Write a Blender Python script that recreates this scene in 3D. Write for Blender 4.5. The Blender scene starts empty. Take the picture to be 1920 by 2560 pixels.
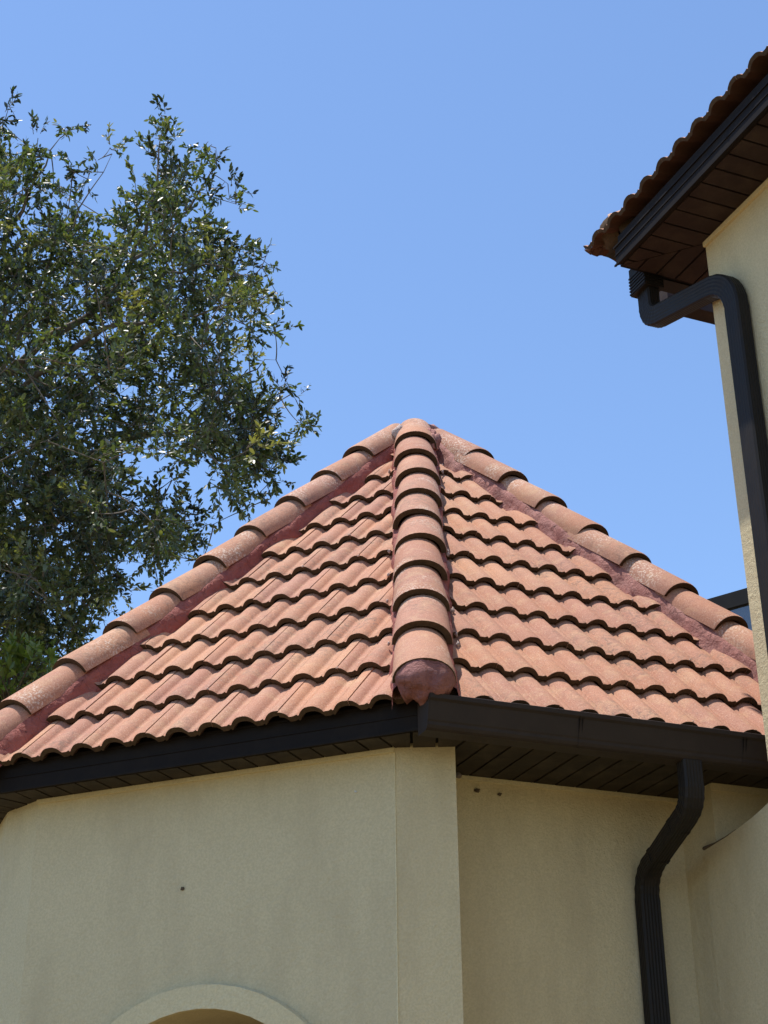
import bpy, bmesh, math, random
import numpy as np
from mathutils import Matrix, Vector, Euler, noise

random.seed(7)
rng = np.random.default_rng(7)
R = math.radians
scene = bpy.context.scene
col = scene.collection

# ------------------------------------------------------------------ camera
EYE = 1.6
PITCH = 0.4641
cam_d = bpy.data.cameras.new('camera')
cam = bpy.data.objects.new('camera', cam_d)
col.objects.link(cam)
cam_d.sensor_fit = 'VERTICAL'
cam_d.sensor_height = 36.0
cam_d.lens = 36.0 * 4000 / 2560
cam_d.clip_start = 0.05
cam_d.clip_end = 3000
_m = Euler((math.pi / 2 + PITCH, 0, 0)).to_matrix() @ Matrix.Rotation(-0.0109, 3, 'Z')
cam.matrix_world = Matrix.Translation((0, 0, EYE)) @ _m.to_4x4()
scene.camera = cam

# ------------------------------------------------------------------ light
SUN_AZ, SUN_EL = R(-88), R(77.5)
world = bpy.data.worlds.new('World')
scene.world = world
world.use_nodes = True
wt = world.node_tree
wt.nodes.clear()
sky = wt.nodes.new('ShaderNodeTexSky')
sky.sky_type = 'NISHITA'
sky.sun_disc = False
sky.sun_elevation = SUN_EL
sky.sun_rotation = SUN_AZ
sky.altitude = 10
sky.air_density = 1.0
sky.dust_density = 0.15
sky.ozone_density = 5.2
bg = wt.nodes.new('ShaderNodeBackground')
bg.inputs[1].default_value = 0.15
wo = wt.nodes.new('ShaderNodeOutputWorld')
wt.links.new(sky.outputs[0], bg.inputs[0])
wt.links.new(bg.outputs[0], wo.inputs[0])
sun_d = bpy.data.lights.new('sun', 'SUN')
sun_d.energy = 3.9
sun_d.angle = R(0.53)
sun_d.color = (1.0, 0.95, 0.88)
sun = bpy.data.objects.new('sun', sun_d)
col.objects.link(sun)
SV = Vector((math.sin(SUN_AZ) * math.cos(SUN_EL), math.cos(SUN_AZ) * math.cos(SUN_EL), math.sin(SUN_EL)))
sun.rotation_euler = SV.to_track_quat('Z', 'Y').to_euler()
sun.location = SV * 60
scene.view_settings.view_transform = 'Standard'
scene.view_settings.look = 'None'
scene.view_settings.exposure = 0.62
scene.view_settings.gamma = 1.0


# ------------------------------------------------------------------ materials
class NT:
    def __init__(self, name):
        self.m = bpy.data.materials.new(name)
        self.m.use_nodes = True
        self.t = self.m.node_tree
        self.t.nodes.clear()
        self.out = self.n('ShaderNodeOutputMaterial')
        self.b = self.n('ShaderNodeBsdfPrincipled')
        self.l(self.b.outputs[0], self.out.inputs[0])

    def n(self, kind, **kw):
        o = self.t.nodes.new(kind)
        for k, v in kw.items():
            setattr(o, k, v)
        return o

    def l(self, a, b):
        self.t.links.new(a, b)

    def pos(self, scale=(1, 1, 1), obj=False):
        if obj:
            s = self.n('ShaderNodeTexCoord').outputs['Object']
        else:
            s = self.n('ShaderNodeNewGeometry').outputs['Position']
        mp = self.n('ShaderNodeMapping')
        mp.inputs['Scale'].default_value = scale
        self.l(s, mp.inputs[0])
        return mp.outputs[0]

    def noise(self, vec, scale, detail=4, rough=0.55, dist=0.0):
        t = self.n('ShaderNodeTexNoise')
        t.inputs['Scale'].default_value = scale
        t.inputs['Detail'].default_value = detail
        t.inputs['Roughness'].default_value = rough
        t.inputs['Distortion'].default_value = dist
        self.l(vec, t.inputs['Vector'])
        return t.outputs[0]

    def ramp(self, f, stops):
        r = self.n('ShaderNodeValToRGB')
        e = r.color_ramp.elements
        while len(e) < len(stops):
            e.new(0.5)
        for q, (p, c) in zip(e, stops):
            q.position = p
            q.color = (*c, 1) if len(c) == 3 else c
        self.l(f, r.inputs[0])
        return r.outputs[0]

    def mix(self, f, a, b, mode='MIX'):
        x = self.n('ShaderNodeMix', data_type='RGBA', blend_type=mode)
        for s, v in ((x.inputs[0], f), (x.inputs[6], a), (x.inputs[7], b)):
            if isinstance(v, (int, float)):
                s.default_value = v
            elif isinstance(v, tuple):
                s.default_value = (*v, 1) if len(v) == 3 else v
            else:
                self.l(v, s)
        return x.outputs[2]

    def bump(self, h, strength=0.5, dist=0.01, prev=None):
        b = self.n('ShaderNodeBump')
        b.inputs['Strength'].default_value = strength
        b.inputs['Distance'].default_value = dist
        self.l(h, b.inputs['Height'])
        if prev is not None:
            self.l(prev, b.inputs['Normal'])
        return b.outputs[0]

    def set(self, color=None, rough=None, normal=None, spec=None, metal=None):
        for key, v in (('Base Color', color), ('Roughness', rough), ('Normal', normal), ('Specular IOR Level', spec), ('Metallic', metal)):
            if v is None:
                continue
            s = self.b.inputs[key]
            if isinstance(v, (int, float)):
                s.default_value = v
            elif isinstance(v, tuple):
                s.default_value = (*v, 1)
            else:
                self.l(v, s)
        return self.m


def w3(c):
    return (c, c, c)


def m_tile(name, ring=False):
    t = NT(name)
    p = t.pos()
    info = t.n('ShaderNodeObjectInfo').outputs['Random']
    base = t.ramp(info, [(0.0, (0.39, 0.168, 0.098)), (0.2, (0.51, 0.240, 0.130)), (0.4, (0.42, 0.192, 0.122)), (0.6, (0.55, 0.278, 0.150)), (0.8, (0.45, 0.212, 0.135)), (1.0, (0.49, 0.228, 0.122))])
    big = t.noise(p, 5.5, 4, 0.6)
    base = t.mix(t.ramp(big, [(0.38, w3(0)), (0.72, w3(0.55))]), base, (0.37, 0.195, 0.145))
    blo = t.noise(p, 11, 5, 0.65, 0.6)
    base = t.mix(t.ramp(blo, [(0.50, w3(0)), (0.72, w3(0.6))]), base, (0.58, 0.36, 0.20))
    fine = t.noise(p, 260, 2, 0.6)
    base = t.mix(t.ramp(fine, [(0.36, w3(0.55)), (0.52, w3(0))]), base, (0.24, 0.10, 0.065))
    base = t.mix(t.ramp(t.noise(p, 190, 2, 0.6), [(0.57, w3(0)), (0.70, w3(0.6))]), base, (0.66, 0.45, 0.33))
    # lichen and soot, in patches
    mask = t.noise(p, 2.3, 3, 0.5)
    lich = t.noise(p, 38, 6, 0.75, 0.8)
    f = t.n('ShaderNodeMath', operation='MULTIPLY')
    t.l(t.ramp(mask, [(0.46, w3(0)), (0.64, w3(1))]), f.inputs[0])
    t.l(t.ramp(lich, [(0.47, w3(0)), (0.66, w3(0.85))]), f.inputs[1])
    base = t.mix(f.outputs[0], base, (0.15, 0.105, 0.075))
    if ring:
        bm_ = t.n('ShaderNodeMath', operation='MULTIPLY')
        t.l(t.ramp(t.noise(p, 4.0, 3, 0.5), [(0.50, w3(0)), (0.62, w3(1))]), bm_.inputs[0])
        t.l(t.ramp(t.noise(p, 95, 4, 0.7), [(0.50, w3(0)), (0.60, w3(0.8))]), bm_.inputs[1])
        base = t.mix(bm_.outputs[0], base, (0.70, 0.56, 0.44))
        pr = t.pos((6, 60, 6), obj=True)
        rg = t.noise(pr, 3.0, 4, 0.6, 0.4)
        base = t.mix(t.ramp(rg, [(0.53, w3(0)), (0.70, w3(0.42))]), base, (0.33, 0.16, 0.11))
    n = t.bump(t.noise(p, 330, 3, 0.7), 0.35, 0.003)
    n = t.bump(t.noise(p, 60, 3, 0.6), 0.25, 0.004, n)
    return t.set(base, 0.82, n, 0.3)


def m_stucco(name, c0, c1, stain=True):
    t = NT(name)
    p = t.pos()
    base = t.mix(t.ramp(t.noise(p, 1.9, 5, 0.6), [(0.32, w3(0)), (0.68, w3(1))]), c0, c1)
    base = t.mix(t.ramp(t.noise(p, 120, 3, 0.6), [(0.40, w3(0.25)), (0.6, w3(0))]), base, tuple(x * 0.6 for x in c0))
    if stain:
        s = t.noise(t.pos((1.2, 1.2, 0.35)), 3.5, 5, 0.65)
        base = t.mix(t.ramp(s, [(0.47, w3(0)), (0.72, w3(0.6))]), base, (0.48, 0.39, 0.235))
    h = t.noise(p, 48, 3, 0.55, 0.2)
    h2 = t.noise(p, 150, 4, 0.65)
    n = t.bump(t.ramp(h, [(0.35, w3(0)), (0.68, w3(1))]), 0.35, 0.005)
    n = t.bump(h2, 0.7, 0.0055, n)
    return t.set(base, 0.93, n, 0.2)


def m_metal(name, c, rough=0.38, spec=0.5, dirt=(0.1, 0.085, 0.06), amt=0.5):
    t = NT(name)
    p = t.pos()
    d = t.noise(p, 9, 6, 0.7)
    f = t.ramp(d, [(0.45, w3(0)), (0.75, w3(amt))])
    base = t.mix(f, c, dirt)
    sp = t.noise(p, 210, 2, 0.5)
    base = t.mix(t.ramp(sp, [(0.64, w3(0)), (0.74, w3(amt * 0.8))]), base, dirt)
    rr = t.n('ShaderNodeMapRange')
    rr.inputs[3].default_value = rough
    rr.inputs[4].default_value = rough + 0.3
    t.l(d, rr.inputs[0])
    n = t.bump(t.noise(p, 14, 2, 0.5), 0.12, 0.004)
    return t.set(base, rr.outputs[0], n, spec)


def m_mortar(name, c0, c1):
    t = NT(name)
    p = t.pos()
    base = t.mix(t.ramp(t.noise(p, 9, 5, 0.65), [(0.35, w3(0)), (0.7, w3(1))]), c0, c1)
    cr = t.n('ShaderNodeTexVoronoi', feature='DISTANCE_TO_EDGE')
    cr.inputs['Scale'].default_value = 3.2
    wv = t.n('ShaderNodeMix', data_type='RGBA', blend_type='ADD')
    wv.inputs[0].default_value = 0.35
    nz_ = t.n('ShaderNodeTexNoise')
    nz_.inputs['Scale'].default_value = 7.0
    t.l(p, nz_.inputs['Vector'])
    t.l(p, wv.inputs[6])
    t.l(nz_.outputs[1], wv.inputs[7])
    t.l(wv.outputs[2], cr.inputs['Vector'])
    base = t.mix(t.ramp(cr.outputs[0], [(0.0, w3(0.7)), (0.007, w3(0))]), base, (0.035, 0.012, 0.01))
    base = t.mix(t.ramp(t.noise(p, 45, 4, 0.7), [(0.66, w3(0)), (0.8, w3(0.5))]), base, (0.55, 0.40, 0.33))
    st_ = t.noise(p, 22, 5, 0.7, 1.2)
    base = t.mix(t.ramp(st_, [(0.50, w3(0)), (0.72, w3(0.45))]), base, tuple(x * 0.4 for x in c0))
    n = t.bump(t.noise(p, 26, 5, 0.65, 1.0), 0.9, 0.016)
    n = t.bump(t.noise(p, 110, 4, 0.65, 0.6), 0.6, 0.006, n)
    return t.set(base, 0.75, n, 0.3)


def m_plain(name, c, rough=0.8, nscale=80, var=0.3, spec=0.3):
    t = NT(name)
    p = t.pos()
    base = t.mix(t.ramp(t.noise(p, nscale, 4, 0.6), [(0.35, w3(0)), (0.7, w3(var))]), c, tuple(x * 0.5 for x in c))
    return t.set(base, rough, None, spec)


def m_leaf(name, cols, trans, rough=0.44):
    t = NT(name)
    at = t.n('ShaderNodeAttribute')
    at.attribute_name = 'tint'
    c = t.ramp(at.outputs['Fac'], cols)
    t.set(c, rough, None, 1.0)
    tr = t.n('ShaderNodeBsdfTranslucent')
    t.l(t.mix(1.0, c, trans, 'MULTIPLY'), tr.inputs[0])
    mx = t.n('ShaderNodeMixShader')
    mx.inputs[0].default_value = 0.35
    t.l(t.b.outputs[0], mx.inputs[1])
    t.l(tr.outputs[0], mx.inputs[2])
    t.l(mx.outputs[0], t.out.inputs[0])
    return t.m


M = {}
M['tile'] = m_tile('clay_coloured_tile')
M['chip'] = m_plain('pale_chip', (0.55, 0.40, 0.32), 0.9)
M['cap'] = m_tile('hip_tile_clay', ring=True)
M['edge'] = m_plain('dark_tile_edge', (0.090, 0.055, 0.031), 0.95, 60, 0.7, 0.15)  # mottled dark brown for tile edges and the house hip mortar
M['mortar'] = m_mortar('painted_mortar', (0.31, 0.085, 0.064), (0.39, 0.135, 0.10))
M['mortar2'] = m_mortar('plum_mortar', (0.32, 0.12, 0.095), (0.48, 0.235, 0.19))
M['mortar3'] = m_mortar('dark_plum_mortar', (0.22, 0.078, 0.066), (0.36, 0.155, 0.13))
M['pale'] = m_mortar('pale_mortar', (0.42, 0.28, 0.23), (0.62, 0.52, 0.47))
M['stucco'] = m_stucco('cream_stucco', (0.63, 0.525, 0.315), (0.69, 0.575, 0.35))
M['stucco_trim'] = m_stucco('cream_trim', (0.69, 0.58, 0.345), (0.73, 0.62, 0.375), False)
M['fascia'] = m_metal('bronze_fascia', (0.015, 0.0115, 0.010), 0.5, 0.08, (0.036, 0.028, 0.022), 0.4)
M['gutter'] = m_metal('bronze_gutter', (0.030, 0.021, 0.017), 0.40, 0.2, (0.055, 0.04, 0.03), 0.45)
M['pipe'] = m_metal('dark_downspout', (0.016, 0.0135, 0.012), 0.40, 0.2, (0.040, 0.029, 0.020), 0.4)
M['soffit'] = m_metal('bronze_soffit', (0.029, 0.021, 0.014), 0.6, 0.25, (0.12, 0.095, 0.065), 0.5)
M['soffit2'] = m_metal('brown_soffit', (0.028, 0.015, 0.012), 0.6, 0.25, (0.10, 0.07, 0.05), 0.4)
M['gap'] = m_plain('dark_gap', (0.012, 0.010, 0.009), 0.9)
M['deck'] = m_plain('roof_felt', (0.05, 0.045, 0.04), 0.95)
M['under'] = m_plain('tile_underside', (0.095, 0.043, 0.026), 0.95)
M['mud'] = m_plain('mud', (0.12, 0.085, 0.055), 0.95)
M['white'] = m_plain('pale_speck', (0.75, 0.74, 0.7), 0.8)
M['frame'] = m_metal('window_frame', (0.05, 0.04, 0.035), 0.35)
M['cage'] = m_metal('cage_beam', (0.02, 0.019, 0.018), 0.5, 0.15, (0.04, 0.036, 0.03), 0.4)
M['bark'] = m_plain('oak_bark', (0.20, 0.165, 0.125), 0.95, 25, 0.8)
M['leaf'] = m_leaf('oak_leaf', [(0.0, (0.014, 0.022, 0.010)), (0.4, (0.056, 0.082, 0.030)), (0.75, (0.120, 0.140, 0.048)), (1.0, (0.20, 0.19, 0.07))], (1.6, 1.7, 0.7))
M['leaf2'] = m_leaf('young_leaf', [(0.0, (0.06, 0.11, 0.022)), (0.5, (0.17, 0.24, 0.04)), (0.85, (0.28, 0.30, 0.06)), (1.0, (0.24, 0.11, 0.055))], (1.6, 1.7, 0.6))
g_ = NT('glass_pane')
M['glass'] = g_.set((0.02, 0.025, 0.03), 0.05, None, 0.6)
gr = NT('mulch_and_lawn')
gp = gr.pos()
M['ground'] = gr.set(gr.mix(gr.ramp(gr.noise(gp, 0.15, 3, 0.5), [(0.45, w3(0)), (0.55, w3(1))]), (0.19, 0.14, 0.072), (0.14, 0.115, 0.055)), 0.95, None, 0.2)
sc = NT('mesh_screen')
sc.set((0.03, 0.032, 0.036), 0.8)
tr_ = sc.n('ShaderNodeBsdfTransparent')
mx_ = sc.n('ShaderNodeMixShader')
mx_.inputs[0].default_value = 0.84
sc.l(tr_.outputs[0], mx_.inputs[1])
sc.l(sc.b.outputs[0], mx_.inputs[2])
sc.l(mx_.outputs[0], sc.out.inputs[0])
M['screen'] = sc.m


# ------------------------------------------------------------------ helpers
def link(name, mesh, mat=None, parent=None, mw=None):
    o = bpy.data.objects.new(name, mesh)
    col.objects.link(o)
    if mat is not None and mesh is not None and len(mesh.materials) == 0:
        mesh.materials.append(mat)
    if parent is not None:
        o.parent = parent
    if mw is not None:
        o.matrix_world = mw
        o.matrix_local = mw if parent is None else parent_inv(parent) @ mw
    return o


def parent_inv(p):
    m = Matrix.Identity(4)
    while p is not None:
        m = m @ p.matrix_basis.inverted() if False else p.matrix_basis.inverted() @ m if False else m
        p = p.parent
    return m


def empty(name, label, cat, group=None):
    o = bpy.data.objects.new(name, None)
    col.objects.link(o)
    tag(o, label, cat, group)
    return o


def tag(o, label=None, cat=None, group=None, kind=None):
    for k, v in (('label', label), ('category', cat), ('group', group), ('kind', kind)):
        if v:
            o[k] = v
    return o


def mesh_of(name, verts, faces, smooth=False):
    me = bpy.data.meshes.new(name)
    me.from_pydata([tuple(v) for v in verts], [], faces)
    me.validate()
    me.update()
    if smooth:
        me.polygons.foreach_set('use_smooth', [True] * len(me.polygons))
    return me


class MB:
    def __init__(self):
        self.v, self.f = [], []

    def quad(self, *p):
        i = len(self.v)
        self.v += [tuple(q) for q in p]
        self.f.append(tuple(range(i, i + len(p))))
        return self

    def prism(self, bottom, top):
        """closed prism between two loops of equal length"""
        n = len(bottom)
        i = len(self.v)
        self.v += [tuple(p) for p in bottom] + [tuple(p) for p in top]
        self.f.append(tuple(range(i + n - 1, i - 1, -1)))
        self.f.append(tuple(range(i + n, i + 2 * n)))
        for k in range(n):
            a, b = i + k, i + (k + 1) % n
            self.f.append((a, b, b + n, a + n))
        return self

    def box(self, fr, lo, hi):
        """box in frame function fr(x,y,z)"""
        (a, b, c), (d, e, f) = lo, hi
        return self.prism([fr(a, b, c), fr(d, b, c), fr(d, e, c), fr(a, e, c)], [fr(a, b, f), fr(d, b, f), fr(d, e, f), fr(a, e, f)])

    def build(self, name, mat, parent=None, smooth=False, fixn=True):
        me = mesh_of(name, self.v, self.f, smooth)
        if fixn:
            bm = bmesh.new()
            bm.from_mesh(me)
            bmesh.ops.recalc_face_normals(bm, faces=bm.faces)
            bm.to_mesh(me)
            bm.free()
        return link(name, me, mat, parent)


def sweep(path, prof, xdir, ring=None):
    """sweep a closed 2D profile along a path of points; returns verts, faces"""
    P = [Vector(p) for p in path]
    n = len(P)
    m = len(prof)
    V, F = [], []
    x = Vector(xdir).normalized()
    for i in range(n):
        t = (P[min(i + 1, n - 1)] - P[max(i - 1, 0)]).normalized()
        x = (x - t * x.dot(t)).normalized()
        y = t.cross(x)
        s = 1.0 if ring is None else ring[i]
        V += [P[i] + x * (a * s) + y * (b * s) for a, b in prof]
    for i in range(n - 1):
        for k in range(m):
            a, b = i * m + k, i * m + (k + 1) % m
            F.append((a, b, b + m, a + m))
    F.append(tuple(range(m - 1, -1, -1)))
    F.append(tuple(range((n - 1) * m, n * m)))
    return V, F


def fillet(pts, r, seg=9, ripple=0.035):
    """round the corners of a polyline; returns path and ring scales (corrugated bends)"""
    P = [Vector(p) for p in pts]
    out, ring = [P[0]], [1.0]
    for i in range(1, len(P) - 1):
        a, b, c = P[i - 1], P[i], P[i + 1]
        d0, d1 = (a - b), (c - b)
        q = min(r, d0.length * 0.48, d1.length * 0.48)
        s, e = b + d0.normalized() * q, b + d1.normalized() * q
        for k in range(seg + 1):
            u = k / seg
            out.append(s * (1 - u) ** 2 + b * 2 * u * (1 - u) + e * u * u)
            ring.append(1.0 + (ripple if k % 2 else -ripple * 0.4))
    out.append(P[-1])
    ring.append(1.0)
    return out, ring


def pipe_profile(w, d, ribs_w=5, ribs_d=4, depth=0.0017):
    """ribbed rectangular downspout section"""
    pts = []
    hw, hd = w / 2, d / 2
    c = 0.008

    def side(p0, p1, n, nrm):
        for k in range(n * 2 + 1):
            u = k / (n * 2)
            o = -depth if k % 2 else 0.0
            pts.append((p0[0] + (p1[0] - p0[0]) * u + nrm[0] * o, p0[1] + (p1[1] - p0[1]) * u + nrm[1] * o))
    side((-hw + c, -hd), (hw - c, -hd), ribs_w, (0, -1))
    side((hw, -hd + c), (hw, hd - c), ribs_d, (1, 0))
    side((hw - c, hd), (-hw + c, hd), ribs_w, (0, 1))
    side((-hw, hd - c), (-hw, -hd + c), ribs_d, (-1, 0))
    return pts


def clip_poly(poly, sub):
    """clip polygon sub by convex CCW polygon poly (2D)"""
    out = sub
    n = len(poly)
    for i in range(n):
        a, b = poly[i], poly[(i + 1) % n]
        ex, ey = b[0] - a[0], b[1] - a[1]
        inp, out = out, []
        for j in range(len(inp)):
            p, q = inp[j], inp[(j + 1) % len(inp)]
            dp = ex * (p[1] - a[1]) - ey * (p[0] - a[0])
            dq = ex * (q[1] - a[1]) - ey * (q[0] - a[0])
            if dp >= 0:
                out.append(p)
            if (dp >= 0) != (dq >= 0):
                u = dp / (dp - dq)
                out.append((p[0] + (q[0] - p[0]) * u, p[1] + (q[1] - p[1]) * u))
        if len(out) < 3:
            return []
    return out


def ccw(poly):
    s = sum(p[0] * q[1] - q[0] * p[1] for p, q in zip(poly, poly[1:] + poly[:1]))
    return poly if s > 0 else poly[::-1]


def planks(parent, poly, direction, width, z, mat, thick=0.012, gap=0.010, phase=0.0):
    """boards of a soffit running along `direction`, cut to a polygon; underside at z"""
    poly = ccw([tuple(p) for p in poly])
    d = Vector((direction[0], direction[1])).normalized()
    s = Vector((-d.y, d.x))
    vs = [Vector(p).dot(s) for p in poly]
    us = [Vector(p).dot(d) for p in poly]
    u0, u1 = min(us) - 1, max(us) + 1
    k = math.floor((min(vs) - phase) / width)
    while k * width + phase < max(vs):
        a, b = k * width + phase + gap, (k + 1) * width + phase
        k += 1
        rect = [d * u0 + s * a, d * u1 + s * a, d * u1 + s * b, d * u0 + s * b]
        c = clip_poly(poly, ccw([tuple(p) for p in rect]))
        if len(c) < 3:
            continue
        area = abs(sum(p[0] * q[1] - q[0] * p[1] for p, q in zip(c, c[1:] + c[:1]))) / 2
        if area < 0.0004:
            continue
        dz = random.uniform(-0.0008, 0.0008)
        MB().prism([(p[0], p[1], z + dz) for p in c], [(p[0], p[1], z + thick) for p in c]).build('plank', mat, parent)
    MB().quad(*[(p[0], p[1], z + thick + 0.004) for p in poly]).build('backing', M['gap'], parent)


# ------------------------------------------------------------------ tower frame
AX = Vector((0.1773, 7.9059))
PHI = -0.0154
BETA = 0.7769
HIP_TOP = 4.6614 + EYE           # height where the lines of the hip-tile crowns meet
APEX = HIP_TOP - 0.15            # apex of the planes touching the tile crowns
OCT = math.pi / 4
G = math.tan(BETA) / math.cos(OCT / 2)
SL = math.atan(G)


class Frame:
    """vertical face frame: u along the face, ap outwards from the axis"""

    def __init__(self, origin, a):
        self.o = Vector(origin)
        self.t = Vector((math.cos(a), math.sin(a)))
        self.n = Vector((math.sin(a), -math.cos(a)))

    def __call__(self, u, ap, z):
        p = self.o + self.t * u + self.n * ap
        return Vector((p.x, p.y, z))

    def xy(self, u, ap):
        p = self.o + self.t * u + self.n * ap
        return (p.x, p.y)


def oct_face(i):
    return Frame(AX, PHI + OCT / 2 + OCT * i)


def hip_dir(j):
    a = PHI + OCT * j
    return Vector((math.sin(a), -math.cos(a)))


FR, FL = oct_face(0), oct_face(-1)
T8 = math.tan(OCT / 2)

# ------------------------------------------------------------------ ground
gm = MB()
gm.quad((-300, -300, 0), (300, -300, 0), (300, 300, 0), (-300, 300, 0))
ground = gm.build('ground', M['ground'])
tag(ground, 'mulch and lawn around the buildings', 'ground', None, 'structure')

# ------------------------------------------------------------------ roof tile mesh
ROLL, EXPO, TLEN = 0.1405, 0.30, 0.365
RD, TH, LIFT = 0.0285, 0.022, 0.031
XS = [-0.0703, -0.0575, -0.0540, -0.0505, -0.0465, -0.039, -0.029, -0.018, -0.006, 0.006, 0.018, 0.029, 0.039, 0.0465, 0.0505, 0.058]


def roll_h(x):
    x = (x + ROLL / 2) % ROLL - ROLL / 2
    ax = abs(x)
    if ax < 0.0505:
        return -RD * (ax / 0.0505) ** 2.5
    if x < 0:
        return -RD + 0.005 * max(0, min(1, (-x - 0.0545) / 0.0025))
    return -RD + 0.004 * max(0, min(1, (x - 0.066) / 0.003)) * 0


def tile_data(seed=0):
    """a two-roll tile: x across, y up the slope (0 = lower edge), z up; seam sits just past a crest"""
    r = random.Random(seed)
    us = []
    x0, x1 = 0.013, 0.013 + 2 * ROLL + 0.0008
    for j in range(0, 3):
        for x in XS:
            u = x + j * ROLL
            if x0 + 0.003 < u < x1 - 0.003:
                us.append(u)
    us = [x0] + us + [x1]
    ys = [0.0, 0.012, TLEN * 0.5, TLEN]
    V, F, S = [], [], []

    def top(u, y):
        h = roll_h(u)
        h -= LIFT * y / EXPO
        if u < x0 + 0.02:
            h -= 0.0035 * (1 - (u - x0) / 0.02)
        if y < 0.006:
            h -= 0.0025
        return h
    nu, ny = len(us), len(ys)
    jig = [r.uniform(-0.0015, 0.0015) for _ in us]
    for iy, y in enumerate(ys):
        for iu, u in enumerate(us):
            V.append((u, y + (jig[iu] if iy == 0 else 0), top(u, y)))
    for iy in range(ny - 1):
        for iu in range(nu - 1):
            a = iy * nu + iu
            F.append((a, a + 1, a + 1 + nu, a + nu))
            S.append(True)
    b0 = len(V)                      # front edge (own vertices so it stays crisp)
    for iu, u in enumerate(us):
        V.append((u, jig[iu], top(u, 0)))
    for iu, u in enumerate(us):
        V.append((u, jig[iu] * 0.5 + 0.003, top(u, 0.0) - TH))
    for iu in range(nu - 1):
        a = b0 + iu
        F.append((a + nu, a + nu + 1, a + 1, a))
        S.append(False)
    c0 = len(V)                      # underside
    for y in (0.003, TLEN):
        for u in us:
            V.append((u, y, top(u, y if y > 0.01 else 0.0) - TH))
    for iu in range(nu - 1):
        a = c0 + iu
        F.append((a + nu, a + nu + 1, a + 1, a))
        S.append(2)
    for iu in (0, nu - 1):           # side edges
        a = len(V)
        u = us[iu]
        V += [(u, 0, top(u, 0)), (u, TLEN, top(u, TLEN)), (u, TLEN, top(u, TLEN) - TH), (u, 0.003, top(u, 0) - TH)]
        F.append((a, a + 1, a + 2, a + 3) if iu == 0 else (a + 3, a + 2, a + 1, a))
        S.append(3)
    return V, F, S


def tile_mesh(seed):
    V, F, S = tile_data(seed)
    me = bpy.data.meshes.new('roof_tile')
    me.from_pydata(V, [], F)
    me.polygons.foreach_set('use_smooth', [q in (1, 2) for q in S])
    me.materials.append(M['tile'])
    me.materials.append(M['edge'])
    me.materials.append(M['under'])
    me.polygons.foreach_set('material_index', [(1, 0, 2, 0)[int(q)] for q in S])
    me.update()
    return me


TILES = [tile_mesh(s) for s in range(4)]


def slope_matrix(fr, apex_z, slope):
    n3 = Vector((fr.n.x * math.sin(slope), fr.n.y * math.sin(slope), math.cos(slope)))
    u3 = Vector((fr.t.x, fr.t.y, 0))
    y3 = n3.cross(u3)
    m = Matrix((u3, y3, n3)).transposed().to_4x4()
    m.translation = Vector((fr.o.x, fr.o.y, apex_z))
    return m


def lay_tiles(parent, mw, v_eave, courses, u0, cuts, urange, sc=1.0):
    """courses of tiles on a slope; cuts = list of (point(u,v), normal(u,v)) keeping the side the normal points away from"""
    for k in range(courses):
        v = v_eave - EXPO * sc * k
        if v < 0.3:
            break
        step = 2 * ROLL * sc
        off = u0 + (ROLL * sc if k % 2 else 0.0)
        j0 = math.floor((urange[0] - off) / step) - 1
        j1 = math.ceil((urange[1] - off) / step) + 1
        for j in range(j0, j1):
            ua = off + j * step
            corners = [(ua, v), (ua + step, v), (ua, v - TLEN * sc), (ua + step, v - TLEN * sc)]
            keep, cutlist = True, []
            for (p, nrm) in cuts:
                dd = [(c[0] - p[0]) * nrm[0] + (c[1] - p[1]) * nrm[1] for c in corners]
                if min(dd) > -0.012:
                    keep = False
                    break
                if max(dd) > 0:
                    cutlist.append((p, nrm))
            if not keep or ua > urange[1] or ua + step < urange[0]:
                continue
            loc = Matrix.Translation((ua + random.uniform(-0.0006, 0.0006), -v + random.uniform(-0.004, 0.004), random.uniform(0, 0.0015))) @ Euler((random.uniform(-0.006, 0.006), random.uniform(-0.003, 0.003), random.uniform(-0.005, 0.005))).to_matrix().to_4x4() @ Matrix.Diagonal((sc, sc, sc * (0.86 if sc < 1 else 1), 1))
            me = random.choice(TILES)
            if cutlist:
                me = me.copy()
                bm = bmesh.new()
                bm.from_mesh(me)
                for (p, nrm) in cutlist:
                    inv = loc.inverted()
                    pc = inv @ Vector((p[0], -p[1], 0))
                    no = (inv.to_3x3() @ Vector((nrm[0], -nrm[1], 0))).normalized()
                    bmesh.ops.bisect_plane(bm, geom=bm.verts[:] + bm.edges[:] + bm.faces[:], plane_co=pc, plane_no=no, clear_outer=True)
                if len(bm.faces) < 2:
                    bm.free()
                    continue
                bm.to_mesh(me)
                bm.free()
            link('roof_tile', me, None, parent).matrix_local = mw @ loc


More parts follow.
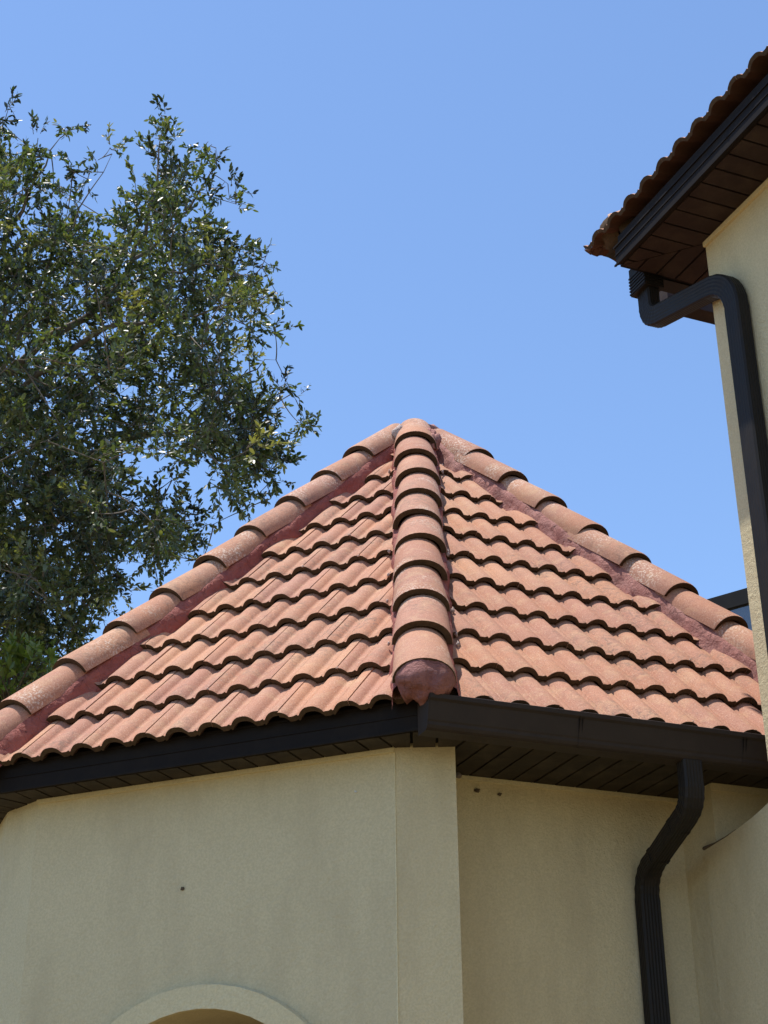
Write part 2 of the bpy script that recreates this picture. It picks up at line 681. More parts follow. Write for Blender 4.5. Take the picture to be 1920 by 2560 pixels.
# hip tile (half barrel): x across, y up the hip (0 = lower end), z = 0 at the crown of the lower end
def cap_mesh(seed):
    r = random.Random(seed)
    L, seg = 0.41, 16
    V, F, S = [], [], []

    def arc(y, grow, dz):
        f = y / L
        a = 0.116 * (1 - f) + 0.098 * f - grow
        h = 0.100 - grow
        z0 = -0.100 - 0.036 * f
        out = []
        for k in range(seg + 1):
            th = math.pi * k / seg
            out.append((a * math.cos(th), y, z0 + h * (math.sin(th) ** 0.85) + dz))
        return out
    rows = [(0.0, 0.0022), (0.010, 0), (L * 0.5, 0), (L, 0)]
    for y, gr_ in rows:
        V += arc(y, gr_, 0)
    n = seg + 1
    for i in range(len(rows) - 1):
        for k in range(seg):
            a = i * n + k
            F.append((a, a + n, a + n + 1, a + 1))
            S.append(True)
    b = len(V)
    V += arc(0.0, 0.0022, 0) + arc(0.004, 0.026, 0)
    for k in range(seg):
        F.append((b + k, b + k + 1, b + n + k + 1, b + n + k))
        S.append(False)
    b = len(V)
    V += arc(0.004, 0.026, 0) + arc(L, 0.026, 0)
    for k in range(seg):
        F.append((b + k, b + k + 1, b + n + k + 1, b + n + k))
        S.append(2)
    for k in (0, seg):               # long lower edges
        b = len(V)
        V += [arc(0.0, 0, 0)[k], arc(L, 0, 0)[k], arc(L, 0.026, 0)[k], arc(0.004, 0.026, 0)[k]]
        F.append((b, b + 1, b + 2, b + 3) if k else (b + 3, b + 2, b + 1, b))
        S.append(False)
    me = bpy.data.meshes.new('hip_tile')
    me.from_pydata(V, [], F)
    me.polygons.foreach_set('use_smooth', [q in (1, 2) for q in S])
    me.materials.append(M['cap'])
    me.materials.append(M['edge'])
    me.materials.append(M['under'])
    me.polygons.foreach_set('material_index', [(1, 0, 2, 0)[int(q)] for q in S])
    me.update()
    bm = bmesh.new()
    bm.from_mesh(me)
    bmesh.ops.recalc_face_normals(bm, faces=bm.faces)
    bm.to_mesh(me)
    bm.free()
    return me


CAPS = [cap_mesh(s) for s in range(3)]


def hip_matrix(top, hd, beta):
    d = Vector((hd.x * math.cos(beta), hd.y * math.cos(beta), -math.sin(beta)))
    lat = Vector((-hd.y, hd.x, 0))
    m = (-d).cross(lat) * -1
    y3 = -d
    z3 = lat.cross(y3)
    mm = Matrix((lat, y3, z3)).transposed().to_4x4()
    mm.translation = Vector(top)
    return mm


def lay_caps(parent, mw, ts, sc=1.0):
    for t in ts:
        loc = Matrix.Translation((random.uniform(-0.005, 0.005), -t + random.uniform(-0.008, 0.008), random.uniform(-0.002, 0.003))) @ Euler((random.uniform(-0.012, 0.012), random.uniform(-0.035, 0.035), random.uniform(-0.022, 0.022))).to_matrix().to_4x4() @ Matrix.Scale(sc, 4)
        link('hip_tile', random.choice(CAPS), None, parent).matrix_local = mw @ loc


def fbm(p, s, o=3):
    return noise.fractal(Vector(p) * s, 1.0, 2.0, o)


def mortar_bed(parent, mw, t0, t1, side, mat, z_lo=-0.198, x_lo=0.120, sc=1.0):
    nt = int((t1 - t0) / 0.022)
    prof = [(0.080, -0.085), (0.096, -0.104), (0.112, -0.118), (0.114, -0.142), (0.118, -0.168), (x_lo, z_lo)]
    V, F = [], []
    for i in range(nt + 1):
        t = t0 + (t1 - t0) * i / nt
        for q, (x, z) in enumerate(prof):
            b = fbm((t, side * 3 + z * 2, x + t0), 14) * 0.011 * (min(q, 3) / 3)
            b += fbm((t * 0.7, side * 5.0, z), 5) * 0.012 * (q / 5)
            V.append((side * (x + b) * sc, -t, (z + b * 0.4) * sc))
    m = len(prof)
    for i in range(nt):
        for q in range(m - 1):
            a = i * m + q
            F.append((a, a + 1, a + 1 + m, a + m) if side < 0 else (a + m, a + 1 + m, a + 1, a))
    me = mesh_of('mortar_bed', V, F, True)
    link('mortar_bed', me, mat, parent).matrix_local = mw


def mortar_plug(parent, mw, t, mat, sc=1.0):
    """lumpy mortar closing the open lower end of a hip tile"""
    V, F = [], []
    nr, na = 7, 26
    for i in range(nr + 1):
        r = i / nr
        for k in range(na):
            th = 2 * math.pi * k / na
            x = 0.114 * math.cos(th) * r
            zz = math.sin(th)
            z = -0.100 + (0.098 * zz if zz > 0 else 0.088 * zz) * r
            bul = 0.058 * (1 - r ** 3) + 0.012
            bul += fbm((x * 1.0, z, 3.3), 13) * 0.036 + fbm((x, z, 9.1), 40) * 0.010
            if zz < 0 and r > 0.6:
                z += fbm((x, 1.7, 0), 22) * 0.06 * (r - 0.6) / 0.4
            V.append((x * sc, -t - bul * sc if r < 1 else -t + 0.01, z * sc))
    for i in range(nr):
        for k in range(na):
            a, b = i * na + k, i * na + (k + 1) % na
            F.append((a, b, b + na, a + na))
    me = mesh_of('mortar_plug', V, F, True)
    bm = bmesh.new()
    bm.from_mesh(me)
    bmesh.ops.remove_doubles(bm, verts=bm.verts, dist=0.0002)
    bmesh.ops.recalc_face_normals(bm, faces=bm.faces)
    bm.to_mesh(me)
    bm.free()
    link('mortar_plug', me, mat, parent).matrix_local = mw


# ------------------------------------------------------------------ the tower
tower = empty('corner_tower', 'octagonal cream stucco tower with a steep terracotta tiled roof', 'tower')
V_EAVE = 3.482
AP_EAVE = V_EAVE * math.cos(SL)
dk = MB()
for i in range(8):
    fr = oct_face(i)
    dz = 0.115
    ap = AP_EAVE - 0.10
    top = (AX.x, AX.y, APEX - dz)
    dk.quad(fr(-ap * T8, ap, APEX - dz - G * ap), fr(ap * T8, ap, APEX - dz - G * ap), top)
roof = dk.build('roof', M['deck'], tower)

U0 = {0: -0.751, -1: 0.11, 1: -0.05, -2: 0.03}
for i in (0, -1, 1, -2):
    fr = oct_face(i)
    mw = slope_matrix(fr, APEX, SL)
    kk = math.cos(SL) * T8
    nn = Vector((1, -kk)).normalized()
    mg = 0.0
    cuts = [((nn.x * -mg, nn.y * -mg), (nn.x, nn.y)), ((nn.x * mg, nn.y * -mg), (-nn.x, nn.y))]
    lay_tiles(roof, mw, V_EAVE, 11, U0[i], cuts, (-1.1, 1.1))

CAP_T = {0: 0.6415, -1: 0.6892, 1: 0.7461, 2: 0.68, -2: 0.70, 3: 0.66, -3: 0.7, 4: 0.66}
for j in (4, 3, -3, 2, -2, -1, 1, 0):
    mw = hip_matrix((AX.x, AX.y, HIP_TOP), hip_dir(j), BETA)
    n = 10 if abs(j) <= 2 else 2
    ts = [CAP_T[j] + 0.34 * q for q in range(n)]
    lay_caps(roof, mw, ts)
    if abs(j) <= 2:
        for side in (-1, 1):
            mat = M['mortar'] if (j == -1) else M['mortar2'] if (j == 1) else M['mortar']
            mortar_bed(roof, mw, 0.24, ts[-1] + 0.02, side, mat)
        mortar_plug(roof, mw, ts[-1], M['mortar3'])


def lump(name, mat, parent, c, r, seed, nz=14, amp=0.35, squash=1.0):
    V, F = [], []
    na, nr = 18, 9
    for i in range(nr + 1):
        ph = math.pi * i / nr
        for k in range(na):
            th = 2 * math.pi * k / na
            d = Vector((math.sin(ph) * math.cos(th), math.sin(ph) * math.sin(th), math.cos(ph)))
            s = 1 + amp * fbm(d * 0.1 + Vector((seed, 0, 0)), nz)
            V.append((c[0] + d.x * r[0] * s, c[1] + d.y * r[1] * s, c[2] + d.z * r[2] * s))
    for i in range(nr):
        for k in range(na):
            a, b = i * na + k, i * na + (k + 1) % na
            F.append((a, a + na, b + na, b))
    me = mesh_of(name, V, F, True)
    return link(name, me, mat, parent)


lump('peak_mortar', M['mortar2'], roof, (AX.x, AX.y, HIP_TOP - 0.235), (0.13, 0.13, 0.055), 3.1)
lump('peak_mortar', M['pale'], roof, (AX.x + 0.035, AX.y - 0.02, HIP_TOP - 0.203), (0.055, 0.05, 0.022), 5.7)
for (t, x, sgn, j) in ((0.50, 0.088, 1, 0), (0.60, 0.105, 1, 0), (0.42, -0.09, -1, 0)):
    mw = hip_matrix((AX.x, AX.y, HIP_TOP), hip_dir(j), BETA)
    p = mw @ Vector((x, -t, -0.075))
    lump('mortar_dab', M['pale'] if sgn < 0 else M['mortar2'], roof, p, (0.03, 0.03, 0.05), t * 9 + x, amp=0.5)

for q in range(16):
    sgn = -1 if q % 2 else 1
    t = random.uniform(0.7, 3.6)
    p = hip_matrix((AX.x, AX.y, HIP_TOP), hip_dir(0), BETA) @ Vector((sgn * random.uniform(0.126, 0.142), -t, random.uniform(-0.165, -0.15)))
    r_ = random.uniform(0.004, 0.007)
    lump('mortar_dab', M['pale'], roof, p, (r_, r_ * 1.4, r_ * 1.6), q * 1.3, amp=0.7)

for q in range(34):
    i_ = 0 if q % 2 else -1
    mw = slope_matrix(oct_face(i_), APEX, SL)
    k_ = random.randrange(0, 8)
    v_ = V_EAVE - EXPO * k_
    u_ = U0[i_] + (ROLL if k_ % 2 else 0) + 0.013 + 2 * ROLL * random.randrange(-6, 6)
    if abs(u_) > v_ * math.cos(SL) * T8 - 0.2:
        continue
    p = mw @ Vector((u_, -v_ + random.uniform(-0.002, 0.01), -0.006))
    r_ = random.uniform(0.003, 0.007)
    lump('tile_chip', M['chip'], roof, p, (r_, r_, r_ * 0.8), q * 2.1 + 40, amp=0.8)

# walls
AW, AREC = 2.165, 1.85
ZS = 1.845 + EYE                 # underside of the soffit
CH = 0.775
wm = MB()


def wall_strip(p0, p1, z0, z1, nseg=1):
    wm.quad((p0[0], p0[1], z0), (p1[0], p1[1], z0), (p1[0], p1[1], z1), (p0[0], p0[1], z1))


# left face with its arched window opening
UC, RI, RO = 0.008, 0.565, 0.645
ZC = 0.415 + EYE
arc_pts = [(UC + RI * math.cos(math.pi * (1 - k / 24)), ZC + RI * math.sin(math.pi * k / 24)) for k in range(25)]
lo_z = 0.9
for k in range(24):
    (ua, za), (ub, zb) = arc_pts[k], arc_pts[k + 1]
    wm.quad(FL(ua, AW, za), FL(ub, AW, zb), FL(ub, AW, ZS + 0.02), FL(ua, AW, ZS + 0.02))
    wm.quad(FL(ua, AW, za), FL(ua, AW - 0.48, za), FL(ub, AW - 0.48, zb), FL(ub, AW, zb))
wm.quad(FL(-CH, AW, 0), FL(UC - RI, AW, 0), FL(UC - RI, AW, ZS + 0.02), FL(-CH, AW, ZS + 0.02))
wm.quad(FL(UC + RI, AW, 0), FL(CH, AW, 0), FL(CH, AW, ZS + 0.02), FL(UC + RI, AW, ZS + 0.02))
wm.quad(FL(UC - RI, AW, 0), FL(UC + RI, AW, 0), FL(UC + RI, AW, lo_z), FL(UC - RI, AW, lo_z))
for s in (-1, 1):
    wm.quad(FL(UC + s * RI, AW, lo_z), FL(UC + s * RI, AW - 0.48, lo_z), FL(UC + s * RI, AW - 0.48, ZC), FL(UC + s * RI, AW, ZC))
wm.quad(FL(UC - RI, AW, lo_z), FL(UC + RI, AW, lo_z), FL(UC + RI, AW - 0.48, lo_z), FL(UC - RI, AW - 0.48, lo_z))
# chamfer facing the viewer, return into the recess, recess, return, nook behind the house wall
wall_strip(FL.xy(CH, AW), FR.xy(-CH - 0.005, AW), 0, ZS + 0.02)
UH = 0.346
wall_strip(FR.xy(-CH - 0.005, AW), FR.xy(-CH - 0.005, AREC), 0, ZS + 0.02)
wall_strip(FR.xy(-CH - 0.005, AREC), FR.xy(UH, AREC), 0, ZS + 0.02)
wall_strip(FR.xy(UH, AREC), FR.xy(UH, 2.085), 0, ZS + 0.02)
wall_strip(FR.xy(UH, 2.085), FR.xy(0.80, 2.085), 0, ZS + 0.02)
# remaining sides
F2 = oct_face(-2)
wall_strip(F2.xy(CH, AW), FL.xy(-CH, AW), 0, ZS + 0.02)
for i in range(1, 7):
    f0 = oct_face(i)
    wall_strip(f0.xy(-CH, AW), f0.xy(CH, AW), 0, ZS + 0.02)
    f1 = oct_face(i + 1)
    if i < 6:
        wall_strip(f0.xy(CH, AW), f1.xy(-CH, AW), 0, ZS + 0.02)
wall_strip(FR.xy(0.80, 2.085), oct_face(1).xy(-CH, AW), 0, ZS + 0.02)
wall = wm.build('wall', M['stucco'], tower, fixn=False)

# raised band round the arch
bd = MB()
for k in range(24):
    a0, a1 = math.pi * (1 - k / 24), math.pi * (1 - (k + 1) / 24)

    def P(r, a, ap):
        return FL(UC + r * math.cos(a), ap, ZC + r * math.sin(a))
    A0, A1 = AW + 0.002, AW + 0.028
    bd.quad(P(RI - 0.004, a0, A1), P(RI - 0.004, a1, A1), P(RO, a1, A1), P(RO, a0, A1))
    bd.quad(P(RO, a0, A1), P(RO, a1, A1), P(RO + 0.006, a1, A0), P(RO + 0.006, a0, A0))
    bd.quad(P(RI - 0.004, a0, A0), P(RI - 0.004, a1, A0), P(RI - 0.004, a1, A1), P(RI - 0.004, a0, A1))
bd.build('arch_band', M['stucco_trim'], tower, fixn=False)
win = MB()
for k in range(24):
    (ua, za), (ub, zb) = arc_pts[k], arc_pts[k + 1]
    win.quad(FL(ua, AW - 0.46, lo_z), FL(ub, AW - 0.46, lo_z), FL(ub, AW - 0.46, zb), FL(ua, AW - 0.46, za))
window = win.build('window', M['glass'], tower, fixn=False)
wf = MB()
for k in range(24):
    (ua, za), (ub, zb) = arc_pts[k], arc_pts[k + 1]
    ia = (UC + (ua - UC) * 0.91, ZC + (za - ZC) * 0.91)
    ib = (UC + (ub - UC) * 0.91, ZC + (zb - ZC) * 0.91)
    wf.prism([FL(ua, AW - 0.455, za), FL(ub, AW - 0.455, zb), FL(ib[0], AW - 0.455, ib[1]), FL(ia[0], AW - 0.455, ia[1])],
             [FL(ua, AW - 0.415, za), FL(ub, AW - 0.415, zb), FL(ib[0], AW - 0.415, ib[1]), FL(ia[0], AW - 0.415, ia[1])])
wf.box(FL, (UC - 0.02, AW - 0.455, lo_z), (UC + 0.02, AW - 0.415, ZC + RI * 0.95))
wf.box(FL, (UC - RI, AW - 0.454, ZC - 0.02), (UC + RI, AW - 0.417, ZC + 0.02))
wf.build('frame', M['frame'], window)

# frieze bead along the top of the walls
fz = MB()
for (fr, a, b, ap) in ((FL, -CH, CH, AW), (FR, -CH, UH, AREC)):
    fz.box(fr, (a, ap + 0.001, ZS - 0.018), (b, ap + 0.012, ZS - 0.001))
p0, p1 = Vector(FL.xy(CH, AW)), Vector(FR.xy(-CH - 0.005, AW))
fz.box(FR, (UH, 2.086, ZS - 0.03), (0.80, 2.098, ZS - 0.001))
fz.build('frieze_bead', M['stucco_trim'], tower)
cbd = MB()
pc = FL(CH, AW, 0)
cbd.prism([Vector(FL(CH - 0.004, AW + 0.0006, 0)), Vector(FL(CH + 0.002, AW + 0.003, 0)), Vector(FL(CH + 0.003, AW - 0.004, 0))], [Vector(FL(CH - 0.004, AW + 0.0006, ZS - 0.02)), Vector(FL(CH + 0.002, AW + 0.003, ZS - 0.02)), Vector(FL(CH + 0.003, AW - 0.004, ZS - 0.02))])
cbd.build('corner_bead', M['stucco_trim'], tower)

# fascia and soffit
AF = 2.315
ZF0, ZF1 = 1.848 + EYE, 1.957 + EYE
for i in range(8):
    fr = oct_face(i)
    h = AF * T8
    f = MB()
    right = (i == 0)
    f.prism([fr(-h, AF, ZF0), fr(h, AF, ZF0), fr((AF - 0.02) * T8, AF - 0.02, ZF0), fr(-(AF - 0.02) * T8, AF - 0.02, ZF0)],
            [fr(-h, AF, ZF1), fr(h, AF, ZF1), fr((AF - 0.02) * T8, AF - 0.02, ZF1), fr(-(AF - 0.02) * T8, AF - 0.02, ZF1)])
    ob = f.build('fascia', M['fascia'], tower)
    if i in (7, 6, 0):
        t = MB()          # upper drip board, set back behind the tile ends
        a = AF - 0.012
        t.prism([fr(-a * T8, a, ZF1 + 0.001), fr(a * T8, a, ZF1 + 0.001), fr((a - 0.02) * T8, a - 0.02, ZF1 + 0.001), fr(-(a - 0.02) * T8, a - 0.02, ZF1 + 0.001)],
                [fr(-a * T8, a, ZF1 + 0.022), fr(a * T8, a, ZF1 + 0.022), fr((a - 0.02) * T8, a - 0.02, ZF1 + 0.022), fr(-(a - 0.02) * T8, a - 0.02, ZF1 + 0.022)])
        t.build('drip_board', M['fascia'], ob)
        if not right:
            r = MB()      # rolled hem at top, ridge half-way and turned-in lip at the bottom
            for (z0, z1, d) in ((ZF1 - 0.006, ZF1 + 0.003, 0.006), (ZF0 + 0.052, ZF0 + 0.056, 0.004), (ZF0 - 0.006, ZF0 + 0.004, 0.008)):
                b = AF + d
                r.prism([fr(-b * T8, b, z0), fr(b * T8, b, z0), fr(AF * T8, AF + 0.0005, z0), fr(-AF * T8, AF + 0.0005, z0)],
                        [fr(-b * T8, b, z1), fr(b * T8, b, z1), fr(AF * T8, AF + 0.0005, z1), fr(-AF * T8, AF + 0.0005, z1)])
            r.build('hem', M['fascia'], ob)
            for q in range(7):
                u = -0.85 + q * 0.27
                n = MB()
                n.box(fr, (u - 0.006, a, ZF1 + 0.012), (u + 0.006, a + 0.003, ZF1 + 0.024))
                n.build('nail_head', M['gap'], ob)

PW = 0.092
e_in = AF - 0.019
soff = empty('soffit', None, None)
soff.parent = tower
hl, hr = e_in * T8, e_in * T8
soL = [FL.xy(-CH, AW - 0.03), FL.xy(CH, AW - 0.03), FL.xy(CH + 0.055, e_in), FL.xy(-CH - 0.055, e_in)]
planks(soff, soL, FL.n, PW, ZS, M['soffit'])
soC = [FL.xy(CH, AW - 0.03), FL.xy(CH + 0.055, e_in), FL.xy(hl, e_in), FR.xy(-CH - 0.055, e_in), FR.xy(-CH, AW - 0.03)]
planks(soff, soC, hip_dir(0), PW, ZS, M['soffit'])
soR = [FR.xy(-CH - 0.055, e_in), FR.xy(0.60, e_in), FR.xy(0.60, AREC - 0.03), FR.xy(-CH + 0.02, AREC - 0.03)]
planks(soff, soR, FR.n, PW, ZS, M['soffit'])
FB = oct_face(-2)
soB = [FB.xy(-CH, AW - 0.03), FB.xy(CH, AW - 0.03), FB.xy(CH + 0.055, e_in), FB.xy(-CH - 0.055, e_in)]
planks(soff, soB, FB.n, PW, ZS, M['soffit'])
soD = [FB.xy(CH, AW - 0.03), FB.xy(CH + 0.055, e_in), FB.xy(hl, e_in), FL.xy(-CH - 0.055, e_in), FL.xy(-CH, AW - 0.03)]
planks(soff, soD, hip_dir(-1), PW, ZS, M['soffit'])

# gutter along the right-hand eave
gz = 1.815 + EYE
gprof = [(AF + 0.003, 0.135), (AF + 0.003, 0.0), (AF + 0.070, 0.0), (AF + 0.082, 0.006), (AF + 0.088, 0.016), (AF + 0.088, 0.028), (AF + 0.092, 0.034), (AF + 0.106, 0.098), (AF + 0.116, 0.106),
         (AF + 0.116, 0.122), (AF + 0.108, 0.126), (AF + 0.100, 0.122), (AF + 0.102, 0.112), (AF + 0.086, 0.040), (AF + 0.076, 0.010), (AF + 0.010, 0.008), (AF + 0.008, 0.135)]
UG0, UG1 = -0.985, 0.60
gm2 = MB()
n = len(gprof)
for (a, z) in gprof:
    gm2.v.append(tuple(FR(UG0, a, gz + z)))
for (a, z) in gprof:
    gm2.v.append(tuple(FR(UG1, a, gz + z)))
for k in range(n):
    gm2.f.append((k, (k + 1) % n, (k + 1) % n + n, k + n))
gutter = gm2.build('gutter', M['gutter'], tower)
ec = MB()
ecp = gprof[:10] + [(AF + 0.060, 0.124)]
ec.prism([FR(UG0 - 0.004, a - 0.001, gz + z - 0.001) for a, z in ecp], [FR(UG0 + 0.001, a - 0.001, gz + z - 0.001) for a, z in ecp])
ec.build('end_cap', M['gutter'], gutter)
for us in (-0.40, 0.29):
    q = MB()
    q.prism([FR(us, a + 0.0015, gz + z - 0.0012) for a, z in gprof[2:9]] + [FR(us, AF + 0.07, gz + 0.06)], [FR(us + 0.012, a + 0.0015, gz + z - 0.0012) for a, z in gprof[2:9]] + [FR(us + 0.012, AF + 0.07, gz + 0.06)])
    q.build('seam', M['gutter'], gutter)
sm = MB()
sm.prism([FR(-0.02, a + 0.001, gz + z - 0.001) for a, z in gprof[2:9]] + [FR(-0.02, AF + 0.07, gz + 0.06)], [FR(-0.016, a + 0.001, gz + z - 0.001) for a, z in gprof[2:9]] + [FR(-0.016, AF + 0.07, gz + 0.06)])

# downspout of the tower
pp = pipe_profile(0.082, 0.062)
path, ring = fillet([FR(0.078, 2.368, gz + 0.004), FR(0.078, 2.368, 1.655 + EYE), FR(0.138, 1.888, 1.515 + EYE), FR(0.138, 1.888, 0.02)], 0.10)
V, F = sweep(path, pp, Vector((FR.t.x, FR.t.y, 0)), ring)
ds = link('downspout', mesh_of('downspout', V, F), M['pipe'], tower)
st = MB()
for z in (1.30, -0.3):
    st.box(FR, (0.138 - 0.047, AREC + 0.002, z + EYE), (0.138 + 0.047, 1.924, z + 0.022 + EYE))
cl = MB()
for q in (0.30, 0.72):
    c = Vector(FR(0.078, 2.368, 1.655 + EYE)).lerp(FR(0.138, 1.888, 1.515 + EYE), q)
    d = (Vector(FR(0.138, 1.888, 1.515)) - Vector(FR(0.078, 2.368, 1.655))).normalized()
    Vc, Fc = sweep([c - d * 0.006, c + d * 0.006], [(a * 1.05, b * 1.05) for a, b in pp], Vector((FR.t.x, FR.t.y, 0)))
    link('joint_collar', mesh_of('joint_collar', Vc, Fc), M['pipe'], ds)

# ------------------------------------------------------------------ the house on the right
HE = Vector((-0.3970, 0.9178))
HN = Vector((0.9178, 0.3970))


class HFrame:
    def __call__(self, u, ap, z):
        p = AX + HN * u - HE * ap
        return Vector((p.x, p.y, z))

    def xy(self, u, ap):
        p = AX + HN * u - HE * ap
        return (p.x, p.y)


H = HFrame()


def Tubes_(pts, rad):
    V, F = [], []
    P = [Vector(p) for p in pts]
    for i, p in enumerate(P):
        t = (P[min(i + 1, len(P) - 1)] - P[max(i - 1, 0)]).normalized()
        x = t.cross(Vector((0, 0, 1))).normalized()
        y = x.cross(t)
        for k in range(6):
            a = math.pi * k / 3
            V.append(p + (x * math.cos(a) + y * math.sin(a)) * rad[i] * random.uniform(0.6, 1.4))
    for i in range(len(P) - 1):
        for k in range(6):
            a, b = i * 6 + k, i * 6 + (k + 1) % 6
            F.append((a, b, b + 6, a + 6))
    return link('notch_shade_line', mesh_of('notch_shade_line', V, F), M['mud'], house)  # mud brown reused for the painted crevice shade


house = empty('stucco_house', 'two storey cream stucco house with brown soffit and tiled eave', 'house')
HU, HAP = 0.275, 2.485
HSZ = 4.166 + EYE
NEAR = 9.0
# wall: one plane, its far edge notched where the tower eave runs in
hw = MB()
nz = [(2.02, 1.602), (2.10, 1.606), (2.17, 1.612), (2.24, 1.622), (2.31, 1.634), (2.37, 1.646), (2.42, 1.658), (2.46, 1.67), (HAP, 1.68)]
for k in range(len(nz) - 1):
    (a0, z0), (a1, z1) = nz[k], nz[k + 1]
    hw.quad(H(HU, a0, 0), H(HU, a1, 0), H(HU, a1, z1 + EYE), H(HU, a0, z0 + EYE))
    hw.quad(H(HU, a0, z0 + EYE), H(HU, a1, z1 + EYE), H(HU + 0.25, a1, z1 + EYE), H(HU + 0.25, a0, z0 + EYE))
hw.quad(H(HU, HAP, 0), H(HU, NEAR, 0), H(HU, NEAR, HSZ + 0.02), H(HU, HAP, HSZ + 0.02))
hw.quad(H(HU, HAP, 1.68 + EYE), H(HU + 7, HAP, 1.68 + EYE), H(HU + 7, HAP, HSZ + 0.02), H(HU, HAP, HSZ + 0.02))
hw.quad(H(HU, NEAR, 0), H(HU + 7, NEAR, 0), H(HU + 7, NEAR, HSZ + 0.02), H(HU, NEAR, HSZ + 0.02))
hw.build('wall', M['stucco'], house, fixn=False)
crev = Tubes_([H(HU - 0.001, a, z + EYE + 0.001) for a, z in nz[:4]], [0.006, 0.0035, 0.002, 0.0008])  # dark bead added to stand in for shade in the notch crevice
crev.name = 'notch_shade_line'
tb = MB()
tb.box(H, (HU - 0.014, HAP + 0.001, HSZ - 0.024), (HU - 0.001, NEAR, HSZ - 0.001))
tb.build('frieze_bead', M['stucco_trim'], house)

FU, FAP = 0.006, 2.185
HF0, HF1 = 4.172 + EYE, 4.268 + EYE
hf = MB()
hf.prism([H(FU, FAP, HF0), H(FU, NEAR, HF0), H(FU + 0.02, NEAR, HF0), H(FU + 0.02, FAP + 0.02, HF0)], [H(FU, FAP, HF1), H(FU, NEAR, HF1), H(FU + 0.02, NEAR, HF1), H(FU + 0.02, FAP + 0.02, HF1)])
fas = hf.build('fascia', M['fascia'], house)
hb = MB()
hb.prism([H(FU + 0.012, FAP + 0.012, HF1 + 0.001), H(FU + 0.012, NEAR, HF1 + 0.001), H(FU + 0.03, NEAR, HF1 + 0.001), H(FU + 0.03, FAP + 0.03, HF1 + 0.001)],
         [H(FU + 0.012, FAP + 0.012, HF1 + 0.058), H(FU + 0.012, NEAR, HF1 + 0.058), H(FU + 0.03, NEAR, HF1 + 0.058), H(FU + 0.03, FAP + 0.03, HF1 + 0.058)])
hb.build('drip_board', M['fascia'], fas)
hm = MB()
for (z0, z1, d) in ((HF1 - 0.005, HF1 + 0.003, 0.006), (HF0 + 0.048, HF0 + 0.052, 0.004), (HF0 - 0.006, HF0 + 0.004, 0.007)):
    hm.prism([H(FU - d, FAP - d, z0), H(FU - d, NEAR, z0), H(FU - 0.0005, NEAR, z0), H(FU - 0.0005, FAP, z0)], [H(FU - d, FAP - d, z1), H(FU - d, NEAR, z1), H(FU - 0.0005, NEAR, z1), H(FU - 0.0005, FAP, z1)])
hm.build('hem', M['fascia'], fas)
for q in range(6):
    n = MB()
    n.box(H, (FU + 0.009, FAP + 0.16 + q * 0.27, HF1 + 0.012), (FU + 0.012, FAP + 0.172 + q * 0.27, HF1 + 0.024))
    n.build('nail_head', M['gap'], fas)
hf2 = MB()
hf2.prism([H(FU + 0.021, FAP, HF0), H(4, FAP, HF0), H(4, FAP + 0.02, HF0), H(FU + 0.021, FAP + 0.02, HF0)], [H(FU + 0.021, FAP, HF1), H(4, FAP, HF1), H(4, FAP + 0.02, HF1), H(FU + 0.021, FAP + 0.02, HF1)])
hf2.build('fascia', M['fascia'], house)

hs = empty('soffit', None, None)
hs.parent = house
sA = [H.xy(FU + 0.02, FAP + 0.02), H.xy(HU, HAP), H.xy(HU, NEAR), H.xy(FU + 0.02, NEAR)]
sA = [H.xy(FU + 0.02, FAP + 0.024), H.xy(HU + 0.02, HAP + 0.024), H.xy(HU + 0.02, 5.2), H.xy(FU + 0.02, 5.2)]
planks(hs, sA, HN, 0.098, HSZ, M['soffit2'], phase=0.03)
sA2 = [H.xy(FU + 0.02, 5.2), H.xy(HU + 0.02, 5.2), H.xy(HU + 0.02, NEAR), H.xy(FU + 0.02, NEAR)]
MB().quad(*[(p[0], p[1], HSZ + 0.004) for p in sA2]).build('soffit_panel', M['soffit2'], hs)
sB = [H.xy(FU + 0.022, FAP + 0.02), H.xy(1.4, FAP + 0.02), H.xy(1.4, HAP + 0.02), H.xy(HU + 0.022, HAP + 0.02)]
planks(hs, sB, HE, 0.098, HSZ, M['soffit2'], phase=0.02)

# house roof
HSL = R(20)
EU, EAP = -0.034, 1.955           # eave lines (tile crowns)
EZ = 4.413 + EYE
KS = 0.98
aS = math.atan2(-HN.x, HN.y)       # outward = -HN


class SFrame:
    pass


def side_frame(n, origin):
    f = SFrame()
    f.n = Vector(n)
    f.t = Vector((-n[1], n[0]))
    f.o = Vector(origin)
    return f


RUN = 4.0                          # plan distance from the eave to the virtual ridge
hd = MB()
dz = 0.11
ri = RUN
hd.quad(H(EU + 0.08, EAP + 0.08, EZ - dz + 0.08 * math.tan(HSL)), H(EU + 0.08, NEAR, EZ - dz + 0.08 * math.tan(HSL)), H(EU + ri, NEAR, EZ - dz + ri * math.tan(HSL)), H(EU + ri, EAP + ri, EZ - dz + ri * math.tan(HSL)))
hd.quad(H(EU + 0.08, EAP + 0.08, EZ - dz + 0.08 * math.tan(HSL)), H(EU + 7, EAP + 0.08, EZ - dz + 0.08 * math.tan(HSL)), H(EU + 7, EAP + ri, EZ - dz + ri * math.tan(HSL)), H(EU + ri, EAP + ri, EZ - dz + ri * math.tan(HSL)))
hroof = hd.build('roof', M['deck'], house, fixn=False)
ve = RUN / math.cos(HSL)
# left slope: outward -HN, tangent towards the camera; u measured from the hip corner line
o1 = Vector(H.xy(EU + RUN, EAP))
f1 = side_frame((-HN.x, -HN.y), o1)
mw1 = slope_matrix(f1, EZ + RUN * math.tan(HSL), HSL)
c_ = math.cos(HSL)
